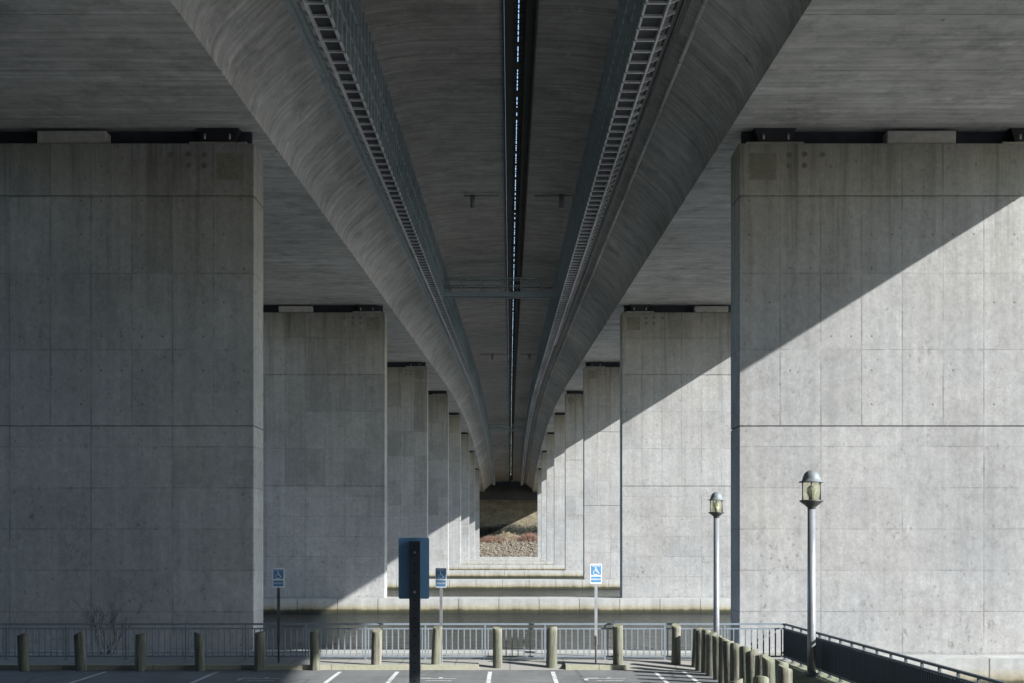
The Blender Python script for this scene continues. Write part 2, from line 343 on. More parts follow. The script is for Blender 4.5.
M=dict(shaded_rail=plain('shaded_railing_colour',(.06,.073,.09),.6,0,.12,6,.05), screen=plain('dark_navy_screen',(.055,.066,.082),.7,0,.2,2.5,.1), slot_shade=plain('slot_shade_dark',(.04,.045,.058),.8,0,.3,1.5,.1), sky_block=earth('sky_block_hill_dark',(.03,.035,.02),(.07,.07,.045),.25), shade_band=plain('shade_band_dark',(.012,.017,.012),.8,0,.3,3,.05), pier=pier_concrete(),
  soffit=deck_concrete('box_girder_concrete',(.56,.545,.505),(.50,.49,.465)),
  slab=deck_concrete('dark_slab_concrete',(.36,.34,.305),(.30,.29,.27)),
  footing=footing_concrete(),
  pedestal=plain('pedestal_concrete',(.42,.415,.385),.9,0,.15,5,.2),
  patch=plain('recess_patch_mortar',(.185,.187,.155),.95,0,.18,5,.25),
  plug=plain('anchor_plug_mortar',(.14,.14,.115),.95,0,.25,9,.2),
  rubber=plain('bearing_steel',(.02,.02,.022),.55,0,.2,6,.1),
  teal=plain('blue_grey_painted_steel',(.34,.41,.425),.5,.0,.14,3,.08,dirt=(.10,.11,.10)),
  stringer=plain('galvanised_catwalk_steel',(.60,.605,.60),.5,.1,.18,3,.08,dirt=(.22,.21,.19)),
  grating=plain('dark_catwalk_grating',(.05,.052,.055),.7,0,.2,8,.1),
  pipe=plain('pale_plastic_pipe',(.88,.88,.86),.45,0,.08,2,.05,dirt=(.45,.43,.38)),
  gap=plain('joint_shade_dark',(.028,.027,.024),.85,0,.3,2,.2),
  rail=plain('blue_grey_railing_paint',(.17,.205,.24),.6,.0,.1,9,.05,dirt=(.11,.13,.15)),
  asphalt=asphalt(), paint=worn_paint(),
  paving=paving('pavement_concrete',(.28,.275,.25),(.23,.23,.21)), kerb=paving('kerb_concrete',(.36,.35,.27),(.28,.285,.205),2.4),
  verge=earth('mossy_gravel_verge',(.15,.17,.09),(.30,.31,.22),1.6),
  timber=timber(), water=water(),
  lamp=plain('grey_lamp_post_paint',(.25,.26,.28),.38,.3,.06,4,.03), hood=plain('weathered_zinc_hood',(.15,.17,.18),.6,.15,.2,8,.1,dirt=(.15,.17,.16)),
  bronze=plain('dark_bronze_trim',(.07,.072,.065),.5,.3,.2,8,.1), glass=glass(), bulb=plain('frosted_lamp_refractor',(.55,.55,.42),.3,0,.05,4,.0),
  blue=plain('sign_blue',(.085,.235,.42),.45,0,.08,6,.0), white=plain('sign_white',(.78,.79,.80),.45,0,.05,6,.0),
  back=plain('blue_sign_back',(.21,.43,.68),.5,0,.12,4,.05), dpost=plain('dark_sign_post_steel',(.075,.09,.105),.5,.2,.2,6,.1),
  gpost=plain('galvanised_sign_post',(.36,.37,.39),.45,.4,.12,6,.05), black=plain('black_paint',(.015,.015,.016),.5,0,.2,6,.05),
  twig=plain('bare_twig_bark',(.055,.047,.04),.95,0,.2,6,.1), rust=plain('red_brown_brush_twigs',(.20,.12,.09),.95,0,.35,.8,.1),
  straw=plain('dry_straw_brush',(.30,.24,.15),.95,0,.3,.8,.1),
  rock=earth('riprap_rock',(.045,.04,.03),(.25,.215,.17),1.3), bank=earth('dry_grass_bank',(.07,.058,.035),(.20,.17,.12),.35),
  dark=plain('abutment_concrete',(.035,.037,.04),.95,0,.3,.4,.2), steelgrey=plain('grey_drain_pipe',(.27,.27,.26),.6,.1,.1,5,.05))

# --------------------------------------------------------------------------
# camera
# --------------------------------------------------------------------------
cam=bpy.data.cameras.new('camera'); co=bpy.data.objects.new('camera',cam); COL.objects.link(co)
co.location=(0,0,EYE); co.rotation_euler=(R(90),0,0)
cam.sensor_width=36; cam.lens=1250/1024*36; cam.shift_x=2/1024; cam.shift_y=202/1024
cam.clip_start=.1; cam.clip_end=4000; scene.camera=co

# --------------------------------------------------------------------------
# daylight
# --------------------------------------------------------------------------
L=Vector((-.88,.48,-.525)).normalized()
sun=bpy.data.lights.new('sun','SUN'); sun.energy=4.3; sun.angle=R(.5); sun.color=(1,.985,.96)
so=bpy.data.objects.new('sun',sun); COL.objects.link(so); so.rotation_euler=L.to_track_quat('-Z','Y').to_euler(); so.location=(60,-40,60)
w=bpy.data.worlds.new('World'); scene.world=w; w.use_nodes=True; nt=w.node_tree
sk=nt.nodes.new('ShaderNodeTexSky'); sk.sky_type='NISHITA'; sk.sun_disc=False
S=-L; sk.sun_elevation=math.asin(S.z); sk.sun_rotation=math.atan2(S.x,S.y); sk.air_density=1.0; sk.dust_density=.25
bg=nt.nodes['Background']; nt.links.new(sk.outputs[0],bg.inputs[0]); bg.inputs[1].default_value=.15
scene.cycles.diffuse_bounces=8; scene.cycles.sample_clamp_indirect=0
scene.view_settings.view_transform='Standard'; scene.view_settings.look='None'; scene.view_settings.gamma=1
scene.view_settings.exposure=1.43

# --------------------------------------------------------------------------
# water, land, car park
# --------------------------------------------------------------------------
m=MB(); m.add([(-1500,-600,WATER),(1500,-600,WATER),(1500,2500,WATER),(-1500,2500,WATER)],[(0,1,2,3)])
tag(m.build('water',M['water']),kind='structure')
LX, LY = 8.5, 37.75          # right and far edge of the land
KY, KX = 33.6, 5.55           # kerb lines
m=MB(); m.box(-400,LX-.3,-600,LY-.3,WATER-2,-.06); tag(m.build('ground',M['paving']),kind='structure')
m=MB(); m.add([(-400,-600,0),(KX,-600,0),(KX,KY,0),(-400,KY,0)],[(0,1,2,3)])
tag(m.build('parking_lot',M['asphalt']),kind='structure')
# pavement behind the kerb, with two dropped lengths
drops=[(-.85,1.5),(3.2,KX)]
m=MB()
m.box(-400,LX-.3,KY+1.1,LY-.3,-.05,.12)
tag(m.build('pavement',M['paving']),kind='structure')
def ramp(x0,x1):
    m=MB(); y0,y1=KY,KY+1.1
    m.add([(x0,y0,-.05),(x1,y0,-.05),(x1,y1,-.05),(x0,y1,-.05),(x0,y0,.005),(x1,y0,.005),(x1,y1,.119),(x0,y1,.119)],
          [(0,3,2,1),(4,5,6,7),(0,1,5,4),(1,2,6,5),(2,3,7,6),(3,0,4,7)])
    tag(m.build('kerb_ramp',M['paving']),kind='structure')
for a,b in drops: ramp(a,b)
def kerb(x0,x1):
    m=MB(); m.box(x0,x1,KY+.003,KY+.16,-.05,.13); tag(m.build('kerb',M['kerb']),kind='structure')
    m=MB(); m.box(x0,x1,KY+.16,KY+1.1,-.05,.12); tag(m.build('pavement_strip',M['paving']),kind='structure')
kerb(-400,drops[0][0]); kerb(drops[0][1],drops[1][0])
m=MB(); m.box(KX+.003,KX+.17,-600,KY,-.05,.13); tag(m.build('side_kerb',M['kerb']),kind='structure')
m=MB(); m.box(KX+.17,LX-.3,-600,KY+1.1,-.05,.10); tag(m.build('verge',M['verge']),kind='structure')
# sea wall round the edge of the land
m=MB(); m.box(-400,LX,LY-.3,LY,WATER-2,.17); m.box(LX-.3,LX,-600,LY-.3,WATER-2,.17)
o=m.build('sea_wall',M['footing']); tag(o,'low concrete sea wall edging the car park above the water','wall')

def line(x, y0, y1, wd=.11, slant=0.0):
    m=MB(); z=.005
    m.add([(x-wd/2,y0,z),(x+wd/2,y0,z),(x+wd/2+slant,y1,z),(x-wd/2+slant,y1,z)],[(0,1,2,3)])
    tag(m.build('parking_line',M['paint']),kind='structure')
for x in (-10.7,-7.75,-4.5,-2.98,-.53,1.13,3.83,4.6): line(x,27.6,33.1)
def ground_mark(x,y):
    m=MB(); z=.006
    for a,b,c,d in ((-.55,.55,0,.07),(-.42,-.1,.09,.18),(.1,.2,.05,.3),(-.5,-.4,-.4,-.05),(-.2,.45,-.5,-.42)):
        m.add([(x+a,y+c,z),(x+b,y+c,z),(x+b,y+d,z),(x+a,y+d,z)],[(0,1,2,3)])
    tag(m.build('parking_marking',M['paint']),kind='structure')
ground_mark(-1.9,31.4); ground_mark(2.35,31.4); ground_mark(-6.3,31.4)

# --------------------------------------------------------------------------
# piers and footings
# --------------------------------------------------------------------------
PY=[50+52.3*i for i in range(8)]
WID, THK = 16.4, 1.9
ORD=['nearest the camera','second from the camera','third from the camera','fourth from the camera','fifth from the camera','sixth from the camera','seventh from the camera','farthest from the camera']
def make_pier(i, side):
    """side -1: under the left deck, +1: under the right deck; local x runs outwards from the inner face"""
    y=PY[i]; x=-10.24 if side<0 else 9.16
    top=dz(13.22,y)-FOOT_TOP          # shaft height above the footing
    root=empty('bridge_pier',(x,y,FOOT_TOP),
        ('broad shaded' if side<0 else 'broad partly sunlit')+' concrete pier under the '+('left' if side<0 else 'right')+' deck, '+ORD[i],'bridge pier','concrete piers carrying the two decks')
    m=MB(); xs=lambda a,b:(a,b) if side>0 else (-b,-a)
    g=.025
    levels=[0,9.16,18.26,27.4,36.5]
    cuts=[l for l in levels if l<top-2.6]+[top-2.1,top]
    if top-2.1-cuts[-3]<.5: cuts.pop(-3)
    a,b=xs(0,WID); ia,ib=xs(.06,WID-.06)
    m.box(ia,ib,.06,THK-.06,0,top-.05)
    for q in range(len(cuts)-1):
        fine=.008 if q==len(cuts)-2 and i else g
        m.cbox(a,b,0,THK,cuts[q]+(0 if q==0 else fine),cuts[q+1]-(g if q<len(cuts)-2 else 0),.035)
    m.build('shaft',M['pier'],root)
    soff=(dz(13.9,y)-FOOT_TOP)
    gap=soff-top
    # bearings on top: a dark pot bearing near the inner end and another towards the outer end, with a pale pedestal between
    for bx in (1.5,11.8):
        bm=MB(); c=bx*side
        bm.box(c-1.15,c+1.15,.25,THK-.3,top-.002,top+gap*.22)
        bo=bm.build('bearing_plinth',M['pedestal'],root)
        bm=MB()
        bm.add([(c-.62,.3,top+gap*.22),(c+.62,.3,top+gap*.22),(c+.62,1.5,top+gap*.22),(c-.62,1.5,top+gap*.22),
                (c-.85,.2,top+gap+.02),(c+.85,.2,top+gap+.02),(c+.85,1.6,top+gap+.08),(c-.85,1.6,top+gap+.08)],
               [(0,3,2,1),(4,5,6,7),(0,1,5,4),(1,2,6,5),(2,3,7,6),(3,0,4,7)])
        b2=bm.build('bearing',M['rubber'],root)
        if i<3:
            bm=MB()
            for q in (-1,1):
                bm.tube((c+q*.5,.12,top+gap*.3),(c+q*.5,.12,top+gap*.62),.045,8)
                bm.build('bearing_bolt',M['gpost'],b2); bm=MB()
    bm=MB(); a_,b_=xs(.25,WID-.25); bm.box(a_,b_,.75,.95,top-.002,top+gap+.03); bm.build('slot_shade_panel',M['slot_shade'],root)  # dark panel added in place of the shadow in the slot
    c=7.35*side; bm=MB(); bm.cbox(c-1.38,c+1.38,.12,THK-.4,top+gap*.07,top+gap*.80,.04); po=bm.build('pedestal',M['pedestal'],root); bm=MB(); bm.box(c-1.32,c+1.32,.3,THK-.5,top-.002,top+gap*.07); bm.build('bearing_pad',M['rubber'],po)
    if i<4:
        pm=MB(); a,b=xs(.42,1.50); pm.box(a,b,-.006,.05,top-1.45,top-.38); pm.build('mortar_patch',M['patch'],root)
        proto=None
        for px,pz in ((2.0,.45),(2.62,.42),(3.33,.45),(2.0,.88),(2.62,.88)):
            if proto is None:
                pm=MB(); pm.tube((0,-.005,0),(0,.05,0),.115,14); proto=pm.build('anchor_plug',M['plug'],root,(px*side,0,top-pz))
            else: part_copy(proto,(px*side,0,top-pz))
    return root
for i in range(8):
    for s in (-1,1): make_pier(i,s)
FLAB=['front of the nearest pair of piers, just beyond the railing','the second pair of piers','the third pair of piers','the fourth pair of piers','the fifth pair of piers','the sixth pair of piers','the seventh pair of piers','the farthest pair of piers']
for i,y in enumerate(PY):
    m=MB(); m.cbox(-28.2,27.1,-1.5,2.5+.0,WATER-2,FOOT_TOP-.003,.12)
    o=m.build('pier_footing',M['footing'],None,(0,y,0))
    tag(o,'long low tide-stained concrete footing in the water under '+(FLAB[i] if i else 'the nearest pair of piers'),'pier footing','tide-stained footings across the water')

# --------------------------------------------------------------------------
# the two decks
# --------------------------------------------------------------------------
def deck_profile(tip, corner, s, outer_corner, outer_tip):
    """s=+1: right deck (inner tip on its left). Given as (x, level), soffit level 13.9"""
    W=corner
    cove=[(0,13.9),(.03,14.2),(.15,14.55),(.42,14.93),(.85,15.36),(1.5,15.97),(2.2,16.58),(2.85,17.04),(3.7,17.48),(4.8,17.80),(6.2,17.96)]
    p=[(tip,18.0)]
    p+=[(W - s*a,z) for a,z in reversed(cove)]
    p+=[(outer_corner,13.9)]
    q=[(outer_corner + s*a*.92,z) for a,z in cove]
    p+=q+[(outer_tip,18.02),(outer_tip,19.5),(outer_tip-s*.35,19.5),(outer_tip-s*.4,18.5),(tip+s*.4,18.5),(tip+s*.35,19.5),(tip,19.5)]
    return p
YS=[-45+ i*10 for i in range(53)]; YS[-1]=488
def make_deck(s, label):
    if s>0: prof=deck_profile(1.02,8.86,1,24.93,31.4)
    else:   prof=deck_profile(-.25,-9.97,-1,-26.0,-32.5)
    root=empty('bridge_deck',(prof[0][0],50,dz(13.9,50)),label,'bridge deck','twin concrete bridge decks')
    m=MB(); m.sweep(prof,YS)
    o=m.build('box_girder',M['soffit'],root,(-root.location.x,-root.location.y,-root.location.z))
    bm=bmesh.new(); bm.from_mesh(o.data)
    for f in bm.faces:
        f.smooth = abs(f.normal.y)<.5
    for e in bm.edges:
        if len(e.link_faces)==2 and e.calc_face_angle(0)>R(30): e.smooth=False
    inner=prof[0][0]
    for f in bm.faces:                      # the slab cast between the girders is darker than the girder sides
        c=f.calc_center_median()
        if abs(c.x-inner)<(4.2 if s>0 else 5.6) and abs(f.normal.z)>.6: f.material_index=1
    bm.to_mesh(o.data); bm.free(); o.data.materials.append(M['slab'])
    # edge beam and drip plate beside the joint, dark in place of shadow
    e=MB(); t=prof[0][0]
    e.gbox(*sorted((t-s*.02,t-s*.38)),-45,488,18.25,18.9); e.gbox(*sorted((t-s*.02,t+s*.07)),-45,488,17.84,17.99)
    e.build('joint_shade_plate',M['gap'],root,(-root.location.x,-root.location.y,-root.location.z))
    return root
deckL=make_deck(-1,'concrete bridge deck on the left with pale curved inner side catching light')
deckR=make_deck(1,'concrete bridge deck on the right with darker curved inner side')

def under(root,m,name,mat): return m.build(name,mat,root,(-root.location.x,-root.location.y,-root.location.z))
# dark strips in the joint stand in for barrier walls in shadow; daylight shows between
sr=empty('joint_shade',(.4,40,dz(18.5,40)),'dark strips standing in for shadowed barrier walls in the gap between the two decks','dark strip')
m=MB(); m.gbox(-.02+.0,.333,-45,488,18.62,18.70); under(sr,m,'joint_shade_strip',M['gap'])
m=MB(); m.gbox(.368,.68,-45,488,18.62,18.70); under(sr,m,'joint_shade_strip',M['gap'])
m=MB(); y=20
while y<470:
    g_=random.random(); ln_=.10+1.2*g_**5; m.gbox(.10,.60,y,y+ln_,18.60,18.618); y+=ln_+.25+.5*random.random()
tag(under(sr,m,'cross_tie',M['gap']),kind='stuff')

# --------------------------------------------------------------------------
# maintenance catwalks slung under the inner edges
# --------------------------------------------------------------------------
def catwalk(x_in, x_out, label, s):
    """x_in: edge towards the gap (hangers), x_out: edge towards the web"""
    a,b=sorted((x_in,x_out)); zc=14.3; y0,y1=30.0,472.0
    root=empty('maintenance_catwalk',((a+b)/2,40,dz(zc,40)),label,'catwalk','catwalks slung under the decks')
    off=(-root.location.x,-root.location.y,-root.location.z)
    for xx in (a,b-.07):
        m=MB(); m.gbox(xx,xx+.07,y0,y1,zc,zc+.13); m.build('stringer',M['stringer'],root,off)
    m=MB(); m.gbox(a+.08,b-.08,y0,y1,zc+.16,zc+.20); m.build('grating',M['grating'],root,off)
    # rungs and hangers: one pair every 1.1 m, the nearest hundred as parts, the rest as one part
    step=1.1; n=int((y1-y0)/step); rp=hp=bp=None; rest_r=MB(); rest_h=MB(); rest_b=MB()
    hh=17.9-zc
    xh=x_in
    for k in range(n):
        y=y0+.4+k*step
        if k<100:
            loc=(-root.location.x,y-root.location.y,dz(zc,y)-root.location.z)
            if rp is None:
                m=MB(); m.box(a+.07,b-.07,-.05,.05,.03,.10); rp=m.build('rung',M['stringer'],root,loc)
                m=MB(); m.box(xh-.05,xh+.05,-.20,-.10,-.05,hh-.06); m.box(xh-.012,xh+.012,-.10,.10,.02,hh-.08)
                hp=m.build('hanger',M['teal'],root,loc)
                m=MB(); xb=x_out; m.add([(xb,-.03,.02),(xb,.03,.02),(xb,.03,.2),(xb,-.03,.2),(xb+s*.30,-.03,.16),(xb+s*.30,.03,.16),(xb+s*.30,.03,.24),(xb+s*.30,-.03,.24)],
                      [(0,1,2,3),(4,7,6,5),(0,4,5,1),(1,5,6,2),(2,6,7,3),(3,7,4,0)])
                bp=m.build('bracket',M['stringer'],root,loc)
            else: part_copy(rp,loc); part_copy(hp,loc); part_copy(bp,loc)
        else:
            z=dz(zc,y); rest_r.box(a+.07,b-.07,y-.05,y+.05,z+.03,z+.10)
            rest_h.box(xh-.05,xh+.05,y-.20,y-.10,z-.05,z+hh-.06); rest_h.box(xh-.012,xh+.012,y-.10,y+.10,z+.02,z+hh-.08)
    tag(rest_r.build('far_rungs',M['stringer'],root,off),kind='stuff')
    tag(rest_h.build('far_hangers',M['teal'],root,off),kind='stuff')
    for lv in (15.3,16.4):
        m=MB(); m.gbox(xh-.03,xh+.03,y0,y1,lv,lv+.07); m.build('guard_rail',M['teal'],root,off)
    # cable tray between catwalk and web
    t0,t1=sorted((x_out+s*.32,x_out+s*.72)); m=MB(); m.gbox(t0,t0+.13,y0,y1,14.62,14.66); m.gbox(t1-.15,t1,y0,y1,14.62,14.66); m.gbox(t0+.13,t1-.15,y0,y1,14.78,14.80)
    m.gbox(t0,t0+.03,y0,y1,14.66,14.80); m.gbox(t1-.03,t1,y0,y1,14.66,14.80); m.build('cable_tray',M['teal' if s<0 else 'rubber'],root,off)  # right tray coloured near-black in place of the shadow beside the catwalk
    return root
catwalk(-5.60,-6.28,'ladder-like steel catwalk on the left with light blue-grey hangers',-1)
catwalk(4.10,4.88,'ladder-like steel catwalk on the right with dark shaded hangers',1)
# pale pipe clipped along the right web
pr=empty('drain_pipe',(6.75,40,dz(16.4,40)),'long pale pipe clipped along the curved side of the right deck','pipe')
m=MB(); y=26.0; L6=6.1
for q in range(30):
    ya,yb=26+q*15,26+(q+1)*15-.004; m.tube((6.72,ya,dz(16.28,ya)),(6.72,yb,dz(16.28,yb)),.085,10); under(pr,m,'pipe_run',M['pipe'])
cp=None
for k in range(70):
    y=31+k*6.1; loc=(6.72-pr.location.x,y-pr.location.y,dz(16.28,y)-pr.location.z)
    if cp is None:
        m=MB(); m.tube((0,-.09,0),(0,.09,0),.105,10); m.box(-.03,.03,-.03,.03,.05,.42); cp=m.build('pipe_clip',M['stringer'],pr,loc)
    else: part_copy(cp,loc)

# bridges between the catwalks
def cross_walk(y,label):
    z=dz(14.8,y); root=empty('cross_walkway',(-.7,y,z),label,'walkway','walkways between the catwalks')
    m=MB(); m.box(-4.83,4.8,-.04,.04,.12,.50); m.box(-4.83,4.8,.82,.9,.12,.50); m.build('edge_beam',M['teal'],root)
    m=MB(); m.box(-4.83,4.8,.042,.818,.2,.26); m.build('platform',M['grating'],root)
    for h in (1.02,1.68):
        for yy in (0,.86):
            m=MB(); m.tube((-4.83,yy,h),(4.8,yy,h),.048,8); m.build('guard_rail',M['teal'],root)
    pp=None
    for k in range(5):
        for yy in (0,.86):
            loc=(-3.43+k*1.68,yy,0)
            if pp is None:
                m=MB(); m.box(-.05,.05,-.05,.03,.2,1.70); pp=m.build('post',M['teal'],root,loc)
            else: part_copy(pp,loc)
cross_walk(105,'blue-grey steel walkway with railing crossing between the catwalks, the nearer one')
cross_walk(319,'far steel walkway crossing between the catwalks near the dark end')
# small downpipes with their branch under the slabs
def downpipe(x0,x1,xd,y,label):
    root=empty('drain_outlet',(xd,y,dz(17.9,y)),label,'drain pipe','small drain outlets under the slabs')
    m=MB(); m.tube((x0-xd,0,-.1),(x1-xd,0,-.1),.05,8); m.build('branch_pipe',M['steelgrey'],root)
    m=MB(); m.tube((0,0,-.05),(0,0,-.85),.16,12); m.tube((0,0,-.85),(0,0,-.9),.19,12); m.build('outlet',M['steelgrey'],root)
downpipe(-2.95,-.75,-2.4,80,'short grey drain outlet under the left slab, nearer the camera')
downpipe(1.6,4.0,3.3,80,'short dark drain outlet under the right slab, nearer the camera')
downpipe(-4.4,-.75,-2.6,186,'small drain outlet under the left slab beyond the first cross walkway')
downpipe(1.5,4.0,2.9,186,'small drain outlet under the right slab beyond the first cross walkway')

# --------------------------------------------------------------------------
# railings
# --------------------------------------------------------------------------
def railing(p, q, label, base, n_parts_from_end, post_step, screen=False):
    RM=M['shaded_rail'] if screen else M['rail']  # shade on the side run is put into a darker colour
    p=Vector(p); q=Vector(q); L_=(q-p).length; ang=math.atan2(q.y-p.y,q.x-p.x)
    root=empty('metal_railing',(p.x,p.y,base),label,'railing',None,ang)
    for nm,z0,z1,hw in (('top_rail',.98,1.03,.032),('upper_rail',.855,.895,.022),('bottom_rail',.07,.115,.022)):
        m=MB(); m.box(0,L_,-hw,hw,z0,z1); m.build(nm,RM,root)
    n=int(L_/post_step); pp=None
    for k in range(n+1):
        x=L_-k*post_step if n_parts_from_end else k*post_step
        if pp is None:
            m=MB(); m.box(-.022,.022,-.026,.026,0,.978); m.box(-.06,.06,-.06,.06,0,.012); pp=m.build('post',RM,root,(x,0,0))
        else: part_copy(pp,(x,0,0))
    bs=.169; nb=int(L_/bs); bp=None; rest=MB(); c=0
    for k in range(nb):
        x=L_-.085-k*bs if n_parts_from_end else .085+k*bs
        r=(x%post_step)
        if c<100:
            if bp is None:
                m=MB(); m.box(-.015,.015,-.024,.024,.11,.86); bp=m.build('baluster',RM,root,(x,0,0))
            else: part_copy(bp,(x,0,0))
            c+=1
        else: rest.box(x-.015,x+.015,-.024,.024,.11,.86)
    if screen:
        sc=None
        for k in range(int(L_/post_step)):
            loc=(k*post_step,0,0)
            if sc is None:
                m=MB(); m.box(0,post_step-.003,-.034,-.028,.125,.85)
                for q in range(8): m.box(.03+q*post_step/8,.055+q*post_step/8,-.046,-.0335,.125,.85)
                sc=m.build('screen_panel',M['screen'],root,loc)
            else: part_copy(sc,loc)
    if rest.v: tag(rest.build('more_balusters',RM,root),kind='stuff')
    return root
FY, FX = 35.3, 7.75
railing((-24,FY,0),(FX,FY,0),'grey metal railing with upright bars along the water in front of the piers',.12,True,1.69)
railing((FX,FY-.02,0),(FX+.42,12,0),'dark screened side railing running towards the camera behind the lamp posts',.12,False,.93,True)
# gate post in the front railing
m=MB(); m.box(-.055,.055,-.055,.055,0,1.12); m.box(-.16,.10,-.07,.07,1.0,1.08); m.box(-.12,.06,-.06,.06,.02,.08)
o=m.build('gate_post',M['dpost'],None,(2.99,FY-.09,.12)); tag(o,'dark square post standing at the railing beside a timber bollard','post')

# --------------------------------------------------------------------------
# timber bollards
# --------------------------------------------------------------------------
def bollard_mesh(seed,h,r):
    rnd=random.Random(seed); m=MB(); n=18; rings=[0,.15,.4,.7,.95,h-.02,h]
    vs=[]; fs=[]; lean=(rnd.uniform(-.04,.04),rnd.uniform(-.04,.04)); tilt=(rnd.uniform(-.12,.12),rnd.uniform(-.16,.04)); r*=rnd.uniform(.92,1.08); h*=rnd.uniform(.97,1.03)
    for ri,z in enumerate(rings):
        for i in range(n):
            a=2*math.pi*i/n
            rr=r*.95*(1+.04*mnoise.noise(Vector((a*3.2+seed*7,z*.6,seed)))+.09*mnoise.noise(Vector((math.cos(a)*1.3+seed*3.1,math.sin(a)*1.3,z*1.5))))*(1.04-.06*z/h)*(.93 if ri==len(rings)-1 else 1)
            x=rr*math.cos(a)+lean[0]*z; y=rr*math.sin(a)+lean[1]*z
            zz=z+(tilt[0]*math.cos(a)+tilt[1]*math.sin(a))*.35*(1 if ri>=len(rings)-2 else 0)
            vs.append((x,y,zz))
    for k in range(len(rings)-1):
        for i in range(n): j=(i+1)%n; fs.append((k*n+i,k*n+j,(k+1)*n+j,(k+1)*n+i))
    m.add(vs,fs,True); t=(len(rings)-1)*n
    m.add(vs,[tuple(range(t,t+n))])
    return m.mesh('timber_bollard')
def bollard(x,y,z,seed,label,group,h=1.1,r=.14):
    o=bpy.data.objects.new('timber_bollard',bollard_mesh(seed,h,r)); COL.objects.link(o)
    o.data.materials.append(M['timber']); o.location=(x,y,z); o.rotation_euler=(0,0,seed*1.3)
    tag(o,label,'bollard',group)
G1='timber bollards along the front kerb'; G2='timber bollards in the row at the right side'; G3='near bollards at the bottom of the photo'
def PX(x,d): return (x-510)*d/1250
front=[(-12.97,.12,'dark timber bollard at the far left end of the front row, in shade'),
 (-11.46,.12,'second shaded timber bollard from the left, in front of the bare shrub'),
 (-9.87,.12,'third shaded timber bollard from the left, against the left pier'),
 (-8.28,.12,'shaded timber bollard to the left of the pier edge, fourth of the front row'),
 (-6.69,.12,'shaded timber bollard just below the bright edge of the left pier, beside the leftmost sign'),
 (-5.23,.12,'timber bollard at the shadow edge, half lit, right of the leftmost sign'),
 (-3.62,.0,'sunlit timber bollard just left of the dark post of the large blue sign back'),
 (-2.01,.12,'timber bollard hugging the post of the middle blue sign'),
 (-0.33,.0,'sunlit timber bollard at the left side of the white-lined aisle'),
 (1.13,.0,'sunlit timber bollard at the right side of the white-lined aisle'),
 (2.92,.12,'greenish timber bollard beside the dark gate post'),
 (4.57,.0,'greenish timber bollard left of the near row of bollards')]
FB=[(33.35,0,.99),(33.4,0,1.02),(33.35,0,1.0),(33.4,0,1.0),(33.4,0,1.03),(33.55,0,1.06),(33.8,0,1.06),(33.9,.12,1.02),(33.9,.02,1.09),(33.95,.02,1.09),(33.85,.12,1.07),(34.4,.05,1.1)]
for k,(x,z,lb) in enumerate(front): bollard(x,FB[k][0],FB[k][1],k+1,lb,G1,FB[k][2],.145)
side=[(5.05,34.0),(5.08,33.4),(5.16,32.9),(5.17,32.1),(5.20,31.25),(5.20,30.4),(5.19,29.5),(5.12,28.4),(5.22,27.7),(5.21,26.8),(5.20,25.9),(5.24,25.1),(5.33,24.4)]
ORD2=['farthest','second farthest','third farthest','fourth farthest','fifth farthest','sixth farthest','middle','seventh nearest','sixth nearest','fifth nearest','fourth nearest','third nearest','nearest']
sn=['farthest','second','third','fourth','fifth','sixth','seventh','eighth','ninth','tenth','eleventh','twelfth','last and nearest']
for k,(x,y) in enumerate(side):
    lb='timber bollard in the close-set side row, '+(sn[k]+' counted from the railing' if k else 'at its far end by the railing')
    bollard(x,y,.0,k+31,lb,G2,1.1,.135)
for k,(x,y,lb) in enumerate([(5.12,23.3,'low-looking timber bollard just left of the foot of the near lamp post'),(4.30,21.4,'short-cropped timber bollard at the bottom edge, right one of two'),(3.78,21.0,'short-cropped timber bollard at the bottom edge, left one of two')]):
    bollard(x,y,.0,k+61,lb,G3,1.1,.15)

